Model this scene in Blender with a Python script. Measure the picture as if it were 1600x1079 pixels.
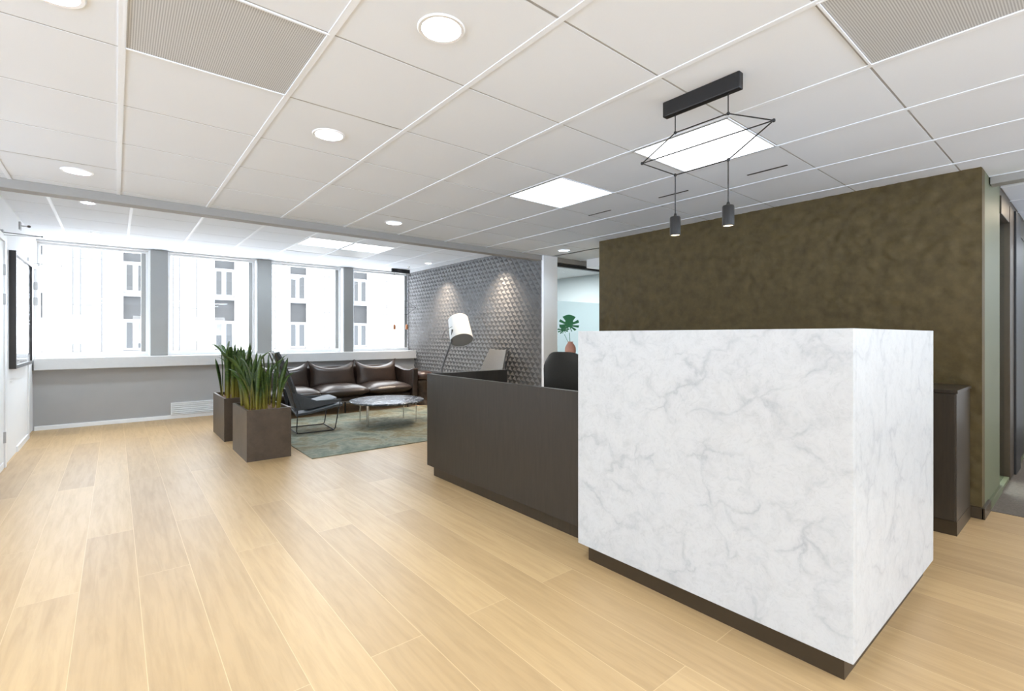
import bpy, bmesh, math, random
from mathutils import Vector, Matrix
random.seed(7)
for o in list(bpy.data.objects): bpy.data.objects.remove(o)
S = bpy.context.scene
C = S.collection
PI = math.pi
# ---------------------------------------------------------------- camera
cam = bpy.data.cameras.new('camera'); cam.sensor_width = 36; cam.lens = 757/1600*36
cam.shift_y = -14.5/1600; cam.clip_start = 0.05; cam.clip_end = 300
co = bpy.data.objects.new('camera', cam); C.objects.link(co)
co.location = (0, 0, 1.21); co.rotation_euler = (PI/2, 0, -math.atan2(620, 757))
S.camera = co
# ---------------------------------------------------------------- world, exposure, lights
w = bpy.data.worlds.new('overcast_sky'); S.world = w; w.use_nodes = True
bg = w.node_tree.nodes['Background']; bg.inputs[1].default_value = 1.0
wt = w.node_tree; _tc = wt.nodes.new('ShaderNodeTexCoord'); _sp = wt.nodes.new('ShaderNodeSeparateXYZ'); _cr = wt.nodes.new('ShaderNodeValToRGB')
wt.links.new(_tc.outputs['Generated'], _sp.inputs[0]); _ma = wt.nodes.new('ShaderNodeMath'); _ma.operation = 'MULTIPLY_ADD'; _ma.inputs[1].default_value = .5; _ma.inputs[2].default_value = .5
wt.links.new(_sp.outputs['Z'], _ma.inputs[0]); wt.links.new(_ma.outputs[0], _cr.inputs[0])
# overcast sky above, blue-white fill added below the horizon to lift the ceiling
SKY, CEIL_FILL = (6.6, 6.8, 6.95), (12.2, 14.6, 17.8)
_e = _cr.color_ramp.elements; _e[0].position = .49; _e[0].color = CEIL_FILL+(1,); _e[1].position = .51; _e[1].color = SKY+(1,)
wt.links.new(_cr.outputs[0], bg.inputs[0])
S.view_settings.view_transform = 'Standard'; S.view_settings.look = 'None'
S.view_settings.gamma = 1; S.view_settings.use_curve_mapping = False
S.view_settings.exposure = 0.38
PANEL_W = 13.0      # watts of one 0.6 m unseen fill panel added behind the camera
DOWN_W = 10.0
LC = (0.73, 0.875, 1.0)
def area(name, loc, size, power, col=LC, rot=(0, 0, 0), sy=None, shape='SQUARE', spread=PI, parent=None):
    l = bpy.data.lights.new(name, 'AREA'); l.shape = shape if sy is None else 'RECTANGLE'; l.size = size
    if sy is not None: l.size_y = sy
    l.energy = power; l.color = col; l.spread = spread
    o = bpy.data.objects.new(name, l); C.objects.link(o); o.location = loc; o.rotation_euler = rot
    if parent: o.parent = parent
    return o
# lamps of the unseen fill panels added behind the camera (the panels themselves are built below)
# ---------------------------------------------------------------- materials
MAT = {}
def newmat(name):
    m = bpy.data.materials.new(name); m.use_nodes = True
    nt = m.node_tree; b = nt.nodes['Principled BSDF']; MAT[name] = m
    return m, nt, b
def N(nt, t, **k):
    n = nt.nodes.new(t)
    for a, v in k.items(): setattr(n, a, v)
    return n
def ramp(nt, fac, stops, interp='LINEAR'):
    r = N(nt, 'ShaderNodeValToRGB'); e = r.color_ramp.elements; r.color_ramp.interpolation = interp
    while len(e) < len(stops): e.new(0.5)
    for i, (p, c) in enumerate(stops):
        e[i].position = p; e[i].color = tuple(c)+(1,) if len(c) == 3 else c
    nt.links.new(fac, r.inputs[0]); return r.outputs[0]
def objco(nt, scale=(1, 1, 1), rot=(0, 0, 0), loc=(0, 0, 0)):
    t = N(nt, 'ShaderNodeTexCoord'); mp = N(nt, 'ShaderNodeMapping')
    mp.inputs['Scale'].default_value = scale; mp.inputs['Rotation'].default_value = rot; mp.inputs['Location'].default_value = loc
    nt.links.new(t.outputs['Object'], mp.inputs[0]); return mp.outputs[0]
def noise(nt, vec, scale, detail=4, rough=0.55, dist=0):
    n = N(nt, 'ShaderNodeTexNoise'); n.inputs['Scale'].default_value = scale; n.inputs['Detail'].default_value = detail
    n.inputs['Roughness'].default_value = rough; n.inputs['Distortion'].default_value = dist
    nt.links.new(vec, n.inputs['Vector']); return n.outputs['Fac']
def mixc(nt, fac, a, b, mode='MIX'):
    m = N(nt, 'ShaderNodeMix', data_type='RGBA', blend_type=mode)
    if isinstance(fac, (int, float)): m.inputs[0].default_value = fac
    else: nt.links.new(fac, m.inputs[0])
    for i, x in ((6, a), (7, b)):
        if isinstance(x, tuple): m.inputs[i].default_value = x if len(x) == 4 else x+(1,)
        else: nt.links.new(x, m.inputs[i])
    return m.outputs[2]
def bump(nt, b, h, strength=0.2, dist=0.01):
    n = N(nt, 'ShaderNodeBump'); n.inputs['Strength'].default_value = strength; n.inputs['Distance'].default_value = dist
    nt.links.new(h, n.inputs['Height']); nt.links.new(n.outputs[0], b.inputs['Normal'])
def plain(name, col, rough=0.5, metal=0.0, var=0.06, nscale=30, bmp=0.0, spec=None, coat=0):
    m, nt, b = newmat(name); v = objco(nt)
    f = noise(nt, v, nscale)
    c = ramp(nt, f, [(0.3, tuple(x*(1-var) for x in col)), (0.7, tuple(min(1, x*(1+var)) for x in col))])
    nt.links.new(c, b.inputs['Base Color']); b.inputs['Roughness'].default_value = rough; b.inputs['Metallic'].default_value = metal
    if spec is not None: b.inputs['Specular IOR Level'].default_value = spec
    if coat: b.inputs['Coat Weight'].default_value = coat
    if bmp: bump(nt, b, f, bmp, 0.003)
    return m
def emis(name, col, strength):
    m, nt, b = newmat(name); b.inputs['Base Color'].default_value = (.9, .9, .9, 1)
    b.inputs['Emission Color'].default_value = tuple(col)+(1,); b.inputs['Emission Strength'].default_value = strength
    return m
plain('ceiling_tile', (.80, .84, .90), .9, var=.012, nscale=300, spec=.2)
plain('ceiling_runner', (.86, .90, .96), .5, var=.01)
plain('groove', (.7, .7, .7), .9)
plain('cross_grey', (.42, .42, .42), .7)
plain('white_paint', (.82, .83, .84), .55, var=.015, nscale=3)
plain('white_gloss', (.86, .87, .88), .3, var=.01)
plain('sill_white', (.62, .615, .61), .35, var=.015)
plain('grey_paint', (.38, .375, .37), .6, var=.02, nscale=4)
plain('beam_grey', (.30, .285, .265), .6, var=.02)
plain('pillar_grey', (.30, .30, .29), .38, metal=.35, var=.03, nscale=2)
plain('dark_wall', (.132, .128, .124), .45, var=.05, nscale=20, spec=.5)
plain('olive_paint', (.095, .10, .05), .5, var=.04, nscale=3)
plain('black_metal', (.018, .017, .017), .4, metal=.3)
plain('bronze_frame', (.045, .030, .015), .4, metal=.2)
plain('chrome', (.7, .7, .7), .15, metal=1)
plain('steel', (.42, .42, .42), .35, metal=.8)
plain('soil', (.16, .085, .04), .95, var=.5, nscale=60, bmp=.8)
plain('terracotta', (.50, .24, .17), .6, var=.12, nscale=12)
plain('lamp_shade_white', (.47, .465, .45), .7, var=.02)
plain('shade_inner', (.22, .22, .22), .7, var=.02)
plain('chair_fabric_dark', (.055, .060, .066), .55, var=.12, nscale=80, bmp=.15)
plain('chair_fabric_grey', (.13, .13, .125), .8, var=.08, nscale=80, bmp=.15)
plain('office_black', (.022, .019, .014), .6, var=.15, nscale=120, bmp=.2)
plain('picture_black', (.018, .014, .012), .35)
plain('cyan_paint', (.70, .78, .80), .6, var=.02)
plain('beige', (.62, .45, .26), .7, var=.05)
plain('facade_stone', (.80, .80, .80), .8, var=.04, nscale=.6)
plain('facade_joint', (.08, .08, .08), .9)
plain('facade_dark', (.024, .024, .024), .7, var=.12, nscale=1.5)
plain('facade_frame', (.17, .17, .17), .5)
plain('facade_glass', (.017, .018, .018), .3)
plain('bounce_ground', (.66, .67, .68), .9)  # unseen street ground, made pale to bounce light up to the window-side ceiling
plain('stump_wood', (.06, .04, .026), .75, var=.45, nscale=14, bmp=.6)
plain('cable_grey', (.06, .058, .055), .5)
emis('panel_glow', (.95, .98, 1), 1.9)
emis('down_glow', (1, .97, .92), 9.0)
emis('down_dim', (1, .98, .95), .8)
emis('pendant_glow', (1, .80, .5), 3.0)
emis('copper_glow', (1, .45, .2), .8)

def mk_floor():
    m, nt, b = newmat('oak_floor')
    t = N(nt, 'ShaderNodeTexCoord')
    sp = N(nt, 'ShaderNodeSeparateXYZ'); nt.links.new(t.outputs['Object'], sp.inputs[0])
    cb = N(nt, 'ShaderNodeCombineXYZ'); nt.links.new(sp.outputs['Y'], cb.inputs['X']); nt.links.new(sp.outputs['X'], cb.inputs['Y'])
    mp = N(nt, 'ShaderNodeMapping'); mp.inputs['Location'].default_value = (0.35, -0.0883, 0); nt.links.new(cb.outputs[0], mp.inputs[0])
    br = N(nt, 'ShaderNodeTexBrick'); br.offset = .37; br.offset_frequency = 2; br.squash = 1
    nt.links.new(mp.outputs[0], br.inputs['Vector'])
    br.inputs['Scale'].default_value = 1; br.inputs['Brick Width'].default_value = 2.1; br.inputs['Row Height'].default_value = .219
    br.inputs['Mortar Size'].default_value = .0016; br.inputs['Mortar Smooth'].default_value = .4; br.inputs['Bias'].default_value = 0
    br.inputs['Color1'].default_value = (.0, .0, .0, 1); br.inputs['Color2'].default_value = (1, 1, 1, 1); br.inputs['Mortar'].default_value = (.5, .5, .5, 1)
    pl = ramp(nt, br.outputs['Color'], [(0, (.42, .272, .132)), (.5, (.475, .312, .152)), (1, (.52, .345, .17))])
    # grain, shifted plank by plank
    ad = N(nt, 'ShaderNodeVectorMath', operation='ADD'); nt.links.new(mp.outputs[0], ad.inputs[0])
    ml = N(nt, 'ShaderNodeVectorMath', operation='SCALE'); nt.links.new(br.outputs['Color'], ml.inputs[0]); ml.inputs['Scale'].default_value = 7
    nt.links.new(ml.outputs[0], ad.inputs[1])
    mp2 = N(nt, 'ShaderNodeMapping'); mp2.inputs['Scale'].default_value = (1.2, 14, 1); nt.links.new(ad.outputs[0], mp2.inputs[0])
    g = noise(nt, mp2.outputs[0], 2.2, 6, .62, .5)
    gr = ramp(nt, g, [(.25, (.82, .80, .77)), (.6, (1, 1, 1)), (.85, (1.0, .98, .95))])
    mp3 = N(nt, 'ShaderNodeMapping'); mp3.inputs['Scale'].default_value = (.5, 1.6, 1); nt.links.new(ad.outputs[0], mp3.inputs[0])
    g2 = noise(nt, mp3.outputs[0], 2.0, 3)
    gr2 = ramp(nt, g2, [(.3, (.93, .91, .88)), (.7, (1.0, 1.0, 1.0))])
    c = mixc(nt, 1.0, pl, gr, 'MULTIPLY'); c = mixc(nt, 1.0, c, gr2, 'MULTIPLY')
    c = mixc(nt, br.outputs['Fac'], c, (.56, .38, .20))
    nt.links.new(c, b.inputs['Base Color']); b.inputs['Roughness'].default_value = .36
    b.inputs['Specular IOR Level'].default_value = .5
    rr = ramp(nt, g, [(0, (.46, .46, .46)), (1, (.36, .36, .36))]); nt.links.new(rr, b.inputs['Roughness'])
    iv = N(nt, 'ShaderNodeMath', operation='SUBTRACT'); iv.inputs[0].default_value = 1; nt.links.new(br.outputs['Fac'], iv.inputs[1])
    bump(nt, b, iv.outputs[0], .25, .002)
mk_floor()
def mk_marble(name, base, vein, vein2, scale, rough):
    m, nt, b = newmat(name); v = objco(nt, rot=(.5, .35, .6))
    wv = noise(nt, v, 1.6*scale, 5, .6)
    ad = N(nt, 'ShaderNodeVectorMath', operation='ADD'); sc = N(nt, 'ShaderNodeVectorMath', operation='SCALE'); sc.inputs['Scale'].default_value = .55/scale
    n3 = N(nt, 'ShaderNodeTexNoise'); n3.inputs['Scale'].default_value = 2.6*scale; n3.inputs['Detail'].default_value = 6; nt.links.new(v, n3.inputs['Vector'])
    nt.links.new(n3.outputs['Color'], sc.inputs[0]); nt.links.new(v, ad.inputs[0]); nt.links.new(sc.outputs[0], ad.inputs[1])
    def veins(s, wdt, mask_s, lo, hi, stretch):
        mp = N(nt, 'ShaderNodeMapping'); mp.inputs['Scale'].default_value = stretch; nt.links.new(ad.outputs[0], mp.inputs[0])
        vo = N(nt, 'ShaderNodeTexVoronoi', feature='DISTANCE_TO_EDGE'); vo.inputs['Scale'].default_value = s*scale; nt.links.new(mp.outputs[0], vo.inputs['Vector'])
        f = ramp(nt, vo.outputs['Distance'], [(0, (1, 1, 1)), (wdt, (.25, .25, .25)), (wdt*3, (0, 0, 0))])
        mk = ramp(nt, noise(nt, v, mask_s*scale, 4, .6), [(lo, (0, 0, 0)), (hi, (1, 1, 1))])
        mm = N(nt, 'ShaderNodeMath', operation='MULTIPLY'); nt.links.new(f, mm.inputs[0]); nt.links.new(mk, mm.inputs[1]); return mm.outputs[0]
    a = veins(2.2, .05, 2.2, .42, .62, (1, .45, 1)); a2 = veins(6.5, .07, 3.5, .5, .68, (1, .5, 1))
    cl = ramp(nt, noise(nt, ad.outputs[0], 5.0*scale, 8, .72), [(.34, tuple(x*.90 for x in base)), (.52, base), (1, tuple(min(1, x*1.04) for x in base))])
    c = mixc(nt, a2, cl, vein2); c = mixc(nt, a, c, vein)
    fs_ = ramp(nt, noise(nt, ad.outputs[0], 26*scale, 5, .75), [(.33, (.90, .90, .905)), (.50, (1, 1, 1)), (1, (1.0, 1.0, 1.0))]); c = mixc(nt, 1, c, fs_, 'MULTIPLY')
    nt.links.new(c, b.inputs['Base Color']); b.inputs['Roughness'].default_value = rough
    b.inputs['Specular IOR Level'].default_value = .4
mk_marble('white_marble', (.50, .50, .50), (.37, .375, .385), (.435, .44, .445), 2.6, .38)
mk_marble('dark_marble', (.06, .065, .075), (.55, .56, .58), (.20, .21, .23), 2.6, .22)
def mk_darkwood(name, c1, c2, rough):
    m, nt, b = newmat(name); v = objco(nt, scale=(9, 9, .7))
    f = noise(nt, v, 6, 6, .65, .3); c = ramp(nt, f, [(.3, c1), (.7, c2)])
    nt.links.new(c, b.inputs['Base Color']); b.inputs['Roughness'].default_value = rough; bump(nt, b, f, .12, .002)
mk_darkwood('dark_veneer', (.021, .017, .013), (.034, .027, .021), .40)
mk_darkwood('cabinet_veneer', (.028, .021, .014), (.045, .033, .022), .33)
def mk_leather(name, c1, c2):
    m, nt, b = newmat(name); v = objco(nt)
    f = noise(nt, v, 5, 5, .6); c = ramp(nt, f, [(.3, c1), (.7, c2)])
    nt.links.new(c, b.inputs['Base Color']); b.inputs['Roughness'].default_value = .34
    f2 = noise(nt, v, 9, 3); bump(nt, b, f2, .5, .012)
mk_leather('brown_leather', (.022, .014, .010), (.045, .026, .018))
mk_leather('cushion_leather', (.035, .018, .013), (.065, .032, .022))
def mk_planter():
    m, nt, b = newmat('planter_bronze'); v = objco(nt)
    f = noise(nt, v, 7, 6, .7); c = ramp(nt, f, [(.3, (.060, .042, .029)), (.7, (.098, .072, .051))])
    nt.links.new(c, b.inputs['Base Color']); b.inputs['Roughness'].default_value = .42; b.inputs['Metallic'].default_value = .25
mk_planter()
def mk_green_wall():
    m, nt, b = newmat('green_wallcover'); v = objco(nt)
    f = noise(nt, v, 9, 7, .7); c = ramp(nt, f, [(.3, (.058, .040, .015)), (.7, (.098, .070, .027))])
    f2 = noise(nt, v, 160, 3); nt.links.new(c, b.inputs['Base Color']); b.inputs['Roughness'].default_value = .6
    b.inputs['Specular IOR Level'].default_value = .22; bump(nt, b, f2, .25, .002)
mk_green_wall()
def mk_leaf(name, g1, g2, base):
    m, nt, b = newmat(name)
    at = N(nt, 'ShaderNodeAttribute', attribute_name='along')
    v = objco(nt, scale=(1, 1, 3)); f = noise(nt, v, 26, 4)
    c = ramp(nt, f, [(.35, g1), (.7, g2)])
    k = ramp(nt, at.outputs['Fac'], [(0, (1, 1, 1)), (.4, (0, 0, 0))])
    c = mixc(nt, k, c, base)
    nt.links.new(c, b.inputs['Base Color']); b.inputs['Roughness'].default_value = .42
mk_leaf('snake_leaf', (.022, .055, .012), (.070, .125, .014), (.26, .20, .02))
mk_leaf('monstera_leaf', (.012, .085, .035), (.03, .16, .06), (.03, .16, .06))
def mk_rug():
    m, nt, b = newmat('rug_wool'); v = objco(nt)
    f = noise(nt, v, 2.3, 8, .7, .4); c = ramp(nt, f, [(.30, (.10, .12, .09)), (.42, (.17, .185, .14)), (.5, (.27, .27, .205)), (.60, (.19, .15, .075)), (.72, (.30, .295, .23))])
    f3 = noise(nt, v, 14, 6, .8); c2 = ramp(nt, f3, [(.35, (.65, .65, .62)), (.65, (1.1, 1.1, 1.1))]); c = mixc(nt, 1, c, c2, 'MULTIPLY')
    nt.links.new(c, b.inputs['Base Color']); b.inputs['Roughness'].default_value = .9
    f2 = noise(nt, v, 250, 2); bump(nt, b, f2, .5, .004)
mk_rug()
def mk_carpet():
    m, nt, b = newmat('carpet_taupe'); v = objco(nt)
    f = noise(nt, v, 60, 4, .8); c = ramp(nt, f, [(.3, (.070, .055, .042)), (.7, (.135, .108, .085))])
    nt.links.new(c, b.inputs['Base Color']); b.inputs['Roughness'].default_value = .95; bump(nt, b, f, .4, .004)
mk_carpet()
def mk_perf():
    m, nt, b = newmat('perforated_metal'); t = N(nt, 'ShaderNodeTexCoord'); sp = N(nt, 'ShaderNodeSeparateXYZ'); nt.links.new(t.outputs['Object'], sp.inputs[0])
    def sn(o):
        a = N(nt, 'ShaderNodeMath', operation='MULTIPLY'); a.inputs[1].default_value = 2*PI/.0075; nt.links.new(o, a.inputs[0])
        s = N(nt, 'ShaderNodeMath', operation='SINE'); nt.links.new(a.outputs[0], s.inputs[0]); return s.outputs[0]
    mm = N(nt, 'ShaderNodeMath', operation='ADD'); nt.links.new(sn(sp.outputs['X']), mm.inputs[0]); nt.links.new(sn(sp.outputs['Y']), mm.inputs[1])
    c = ramp(nt, mm.outputs[0], [(.2, (.64, .65, .66)), (.45, (.30, .305, .31))])
    nt.links.new(c, b.inputs['Base Color']); b.inputs['Roughness'].default_value = .5
mk_perf()
def mk_glass(name='glass', tint=(1, 1, 1)):
    m = bpy.data.materials.new(name); m.use_nodes = True; nt = m.node_tree; nt.nodes.clear(); MAT[name] = m
    o = N(nt, 'ShaderNodeOutputMaterial'); mx = N(nt, 'ShaderNodeMixShader'); tr = N(nt, 'ShaderNodeBsdfTransparent'); gl = N(nt, 'ShaderNodeBsdfGlossy')
    tr.inputs[0].default_value = tint+(1,); gl.inputs['Roughness'].default_value = .0
    fr = N(nt, 'ShaderNodeFresnel'); ge = N(nt, 'ShaderNodeNewGeometry'); mi = N(nt, 'ShaderNodeMapRange'); nt.links.new(ge.outputs['Backfacing'], mi.inputs[0]); mi.inputs[3].default_value = 1.45; mi.inputs[4].default_value = 1/1.45; nt.links.new(mi.outputs[0], fr.inputs[0])
    nt.links.new(fr.outputs[0], mx.inputs[0]); nt.links.new(tr.outputs[0], mx.inputs[1]); nt.links.new(gl.outputs[0], mx.inputs[2]); nt.links.new(mx.outputs[0], o.inputs[0])
def mk_film():
    m = bpy.data.materials.new('cyan_film'); m.use_nodes = True; nt = m.node_tree; nt.nodes.clear(); MAT['cyan_film'] = m
    o = N(nt, 'ShaderNodeOutputMaterial'); mx = N(nt, 'ShaderNodeMixShader'); m2 = N(nt, 'ShaderNodeMixShader')
    tr = N(nt, 'ShaderNodeBsdfTransparent'); tl = N(nt, 'ShaderNodeBsdfTranslucent'); df = N(nt, 'ShaderNodeBsdfDiffuse')
    tr.inputs[0].default_value = (.88, .96, .98, 1); tl.inputs[0].default_value = (.84, .92, .94, 1); df.inputs[0].default_value = (.70, .78, .80, 1)
    m2.inputs[0].default_value = .35; nt.links.new(tl.outputs[0], m2.inputs[1]); nt.links.new(df.outputs[0], m2.inputs[2])
    mx.inputs[0].default_value = .6; nt.links.new(tr.outputs[0], mx.inputs[1]); nt.links.new(m2.outputs[0], mx.inputs[2]); nt.links.new(mx.outputs[0], o.inputs[0])
mk_film()
mk_glass(); mk_glass('tinted_glass', (.86, .95, .97))
def mk_print():
    m, nt, b = newmat('print_paper'); v = objco(nt, scale=(1, 1, 4))
    f = noise(nt, v, 1.8, 5, .6); c = ramp(nt, f, [(.35, (.10, .10, .105)), (.5, (.36, .36, .37)), (.62, (.60, .60, .61))])
    nt.links.new(c, b.inputs['Base Color']); b.inputs['Roughness'].default_value = .12
mk_print()
# ---------------------------------------------------------------- mesh helpers
class MB:
    def __init__(s): s.v = []; s.f = []
    def add(s, vs, fs):
        k = len(s.v); s.v += [tuple(p) for p in vs]; s.f += [tuple(i+k for i in f) for f in fs]; return s
    def box(s, x0, x1, y0, y1, z0, z1):
        vs = [(x, y, z) for z in (z0, z1) for y in (y0, y1) for x in (x0, x1)]
        return s.add(vs, [(0, 2, 3, 1), (4, 5, 7, 6), (0, 1, 5, 4), (2, 6, 7, 3), (0, 4, 6, 2), (1, 3, 7, 5)])
    def tube(s, pts, r, n=8, cap=True):
        pts = [Vector(p) for p in pts]; rings = []
        for i, p in enumerate(pts):
            d = (pts[min(i+1, len(pts)-1)]-pts[max(i-1, 0)]).normalized()
            a = d.cross(Vector((0, 0, 1)));
            if a.length < 1e-3: a = d.cross(Vector((0, 1, 0)))
            a.normalize(); b = d.cross(a)
            rr = r[i] if isinstance(r, (list, tuple)) else r
            rings.append([p+a*math.cos(2*PI*k/n)*rr+b*math.sin(2*PI*k/n)*rr for k in range(n)])
        vs = [q for g in rings for q in g]; fs = []
        for i in range(len(rings)-1):
            for k in range(n): fs.append((i*n+k, i*n+(k+1) % n, (i+1)*n+(k+1) % n, (i+1)*n+k))
        if cap: fs.append(tuple(range(n))[::-1]); fs.append(tuple((len(rings)-1)*n+k for k in range(n)))
        return s.add(vs, fs)
    def lathe(s, prof, c=(0, 0, 0), n=32, capb=False, capt=False):
        vs = [(c[0]+r*math.cos(2*PI*k/n), c[1]+r*math.sin(2*PI*k/n), c[2]+z) for r, z in prof for k in range(n)]; fs = []
        for i in range(len(prof)-1):
            for k in range(n): fs.append((i*n+k, i*n+(k+1) % n, (i+1)*n+(k+1) % n, (i+1)*n+k))
        if capb: fs.append(tuple(range(n))[::-1])
        if capt: fs.append(tuple((len(prof)-1)*n+k for k in range(n)))
        return s.add(vs, fs)
    def prism(s, poly, axis, a0, a1):
        n = len(poly)
        def q(p, a): return (a, p[0], p[1]) if axis == 'x' else ((p[0], a, p[1]) if axis == 'y' else (p[0], p[1], a))
        vs = [q(p, a0) for p in poly]+[q(p, a1) for p in poly]
        fs = [tuple(range(n))[::-1], tuple(range(n, 2*n))]+[(i, (i+1) % n, n+(i+1) % n, n+i) for i in range(n)]
        return s.add(vs, fs)
    def cushion(s, cx, cy, cz, lx, ly, lz, e=3.2, puff=.25, nu=22, nv=14, sag=0, M=None):
        # superellipsoid pillow; M transforms it
        def sp(v, p): return math.copysign(abs(v)**p, v)
        vs = []; fs = []
        for j in range(nv+1):
            ph = -PI/2+PI*j/nv
            for i in range(nu):
                t = 2*PI*i/nu
                x = sp(math.cos(ph), 2/e*.9)*sp(math.cos(t), 2/(e+3)); y = sp(math.cos(ph), 2/e*.9)*sp(math.sin(t), 2/(e+3)); z = sp(math.sin(ph), 1.0)
                zz = z*(1-puff*min(1, (abs(x)**3+abs(y)**3)))-sag*(1-x*x)*(1 if z > 0 else 0)
                p = Vector((x*lx/2, y*ly/2, zz*lz/2))
                if M is not None: p = M @ p
                vs.append((cx+p.x, cy+p.y, cz+p.z))
        for j in range(nv):
            for i in range(nu): fs.append((j*nu+i, j*nu+(i+1) % nu, (j+1)*nu+(i+1) % nu, (j+1)*nu+i))
        return s.add(vs, fs)
    def build(s, name, mat, parent=None, bevel=0, smooth=False, seg=2, loc=None, sub=0, ang=.6):
        me = bpy.data.meshes.new(name); me.from_pydata(s.v, [], s.f)
        bm = bmesh.new(); bm.from_mesh(me); bmesh.ops.recalc_face_normals(bm, faces=bm.faces); bm.to_mesh(me); bm.free()
        me.materials.append(MAT[mat])
        o = bpy.data.objects.new(name, me); C.objects.link(o)
        if parent is not None: o.parent = parent
        if loc is not None: o.location = loc
        if smooth:
            for p in me.polygons: p.use_smooth = True
            if ang:
                me.set_sharp_from_angle(angle=ang)
        if bevel:
            b = o.modifiers.new('bevel', 'BEVEL'); b.width = bevel; b.segments = seg; b.limit_method = 'ANGLE'
        if sub:
            q = o.modifiers.new('sub', 'SUBSURF'); q.levels = sub; q.render_levels = sub
        return o
def thing(name, label, cat, loc=(0, 0, 0), rotz=0, group=None):
    o = bpy.data.objects.new(name, None); C.objects.link(o); o.location = loc; o.rotation_euler = (0, 0, rotz)
    o.empty_display_size = .1
    return tag(o, label, cat, group)
def tag(o, label, cat, group=None):
    o['label'] = label; o['category'] = cat
    if group: o['group'] = group
    return o
def st(o): o['kind'] = 'structure'; return o
# ---------------------------------------------------------------- levels
ZC, ZF = 2.33, 2.48            # main ceiling, window-side ceiling
XG, YG = .02, .016             # main grid origin
# ---------------------------------------------------------------- floor
st(MB().box(-3.7, 4.69, -4.2, 9.2, -.1, 0).build('floor', 'oak_floor'))
st(MB().box(4.69, 9.5, -4.2, 9.2, -.1, .004).build('floor', 'carpet_taupe'))
# ---------------------------------------------------------------- ceilings
def ceiling(name, xs, ys, z, holes, skip, slab=.09):
    """tiles between grid lines; holes = round cut-outs (x, y, r); skip = cells left to panels and grilles"""
    t = MB(); g = .005; T = .012
    for i in range(len(xs)-1):
        for j in range(len(ys)-1):
            x0, x1, y0, y1 = xs[i]+.002, xs[i+1]-.002, ys[j]+g, ys[j+1]-g
            if any(x0 < sx < x1 and y0 < sy < y1 for sx, sy in skip): continue
            h = [q for q in holes if x0 < q[0] < x1 and y0 < q[1] < y1]
            if not h: t.box(x0, x1, y0, y1, z, z+T); continue
            hx, hy, r = h[0]; n = 32; vs = []; fs = []
            for k in range(n):
                a = 2*PI*(k+.5)/n; c, s_ = math.cos(a), math.sin(a)
                vs.append((hx+r*c, hy+r*s_, z))
                tx = ((x1-hx) if c > 0 else (hx-x0))/max(abs(c), 1e-6); ty = ((y1-hy) if s_ > 0 else (hy-y0))/max(abs(s_), 1e-6); tt = min(tx, ty)
                vs.append((hx+tt*c, hy+tt*s_, z))
            cor = [(x1, y1), (x0, y1), (x0, y0), (x1, y0)]; base = len(vs)
            vs += [(a, b, z) for a, b in cor]
            for k in range(n):
                k2 = (k+1) % n; a, b = vs[2*k+1], vs[2*k2+1]
                fs.append((2*k, 2*k2, 2*k2+1, 2*k+1))
                if abs(a[0]-b[0]) > 1e-6 and abs(a[1]-b[1]) > 1e-6:
                    ci = min(range(4), key=lambda q: (cor[q][0]-a[0])**2+(cor[q][1]-a[1])**2+(cor[q][0]-b[0])**2+(cor[q][1]-b[1])**2)
                    fs.append((2*k+1, 2*k2+1, base+ci))
            t.add(vs, fs)
    o = st(t.build(name, 'ceiling_tile'))
    r = MB()
    for x in xs: r.box(x-.012, x+.012, ys[0], ys[-1], z-.003, z+.02)
    r.build('grid_runners', 'ceiling_runner', o)
    q = MB()
    for y in ys: q.box(xs[0], xs[-1], y-.005, y+.005, z+.001, z+.015)
    q.build('cross_runners', 'cross_grey', o)
    s = MB(); s.box(xs[0]-.1, xs[-1]+.1, ys[0]-.1, ys[-1]+.1, z+slab, z+slab+.05)
    s.build('slab', 'groove', o)
    return o
mx = [-3.72]+[XG+.6*k for k in range(-6, 8)]+[4.75]
mx[0] = XG-.6*6-.1
mx = [XG+.6*k for k in range(-6, 8)]+[4.75]
my = [YG+.6*k for k in range(-7, 9)]+[4.93]
main_panels = [(2.72, 1.516), (2.72, 2.716)]
fill_panels = [(2.72, -1.484), (-.28, -.884), (2.72, -3.284), (-.28, -3.284), (-2.08, 1.516), (-2.08, -1.484), (-2.08, 3.916), (1.52, .316-1.2), (3.92, -.884), (3.92, -2.684)]  # unseen panels added to brighten the room from behind the camera
grilles = [(.32, 2.116), (2.12, .316)]
mdl = [(.92, 1.53), (.92, 2.73), (-.2, 4.42), (2.13, 4.44), (4.52, 4.45), (-.16, 2.16)]
mdl_fill = [(.92, -.9), (.92, -2.1), (4.0, -.9)]  # out-of-view downlights added for the light they give
R = .085
ceiling('ceiling', mx, my, ZC, [(x, y, R) for x, y in mdl+mdl_fill], main_panels+fill_panels+grilles)
# the part of the main ceiling that runs on past the green wall
cx2 = [4.75+.6*k for k in range(0, 8)]
ceiling('ceiling', cx2, [3.616, 4.216, 4.93], ZC, [], [])
fx = [-.9]+[.125+.6*k for k in range(-1, 8)]
fx = [-.86, -.475]+[.125+.6*k for k in range(0, 8)]+[4.68]
fy = [5.05, 5.25]+[5.85+.6*k for k in range(0, 5)]+[8.85, 9.02]
far_panels = [(2.225, 6.75), (2.825, 6.75)]; far_grilles = [(2.225, 7.35), (2.825, 7.35)]
fdl = [(-.2, 6.12), (-.2, 7.92), (4.22, 5.80), (4.22, 7.45)]
fR = .06
ceiling('ceiling', fx, fy, ZF, [(x, y, fR) for x, y in fdl], far_panels+far_grilles)
# ceiling over the corridor on the right
ceiling('ceiling', [4.75+.6*k for k in range(0, 8)], [YG+.6*k-.02 for k in range(-7, 1)]+[.51], 2.37, [], [(6.25, -1.5), (6.25, .0)])
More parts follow.
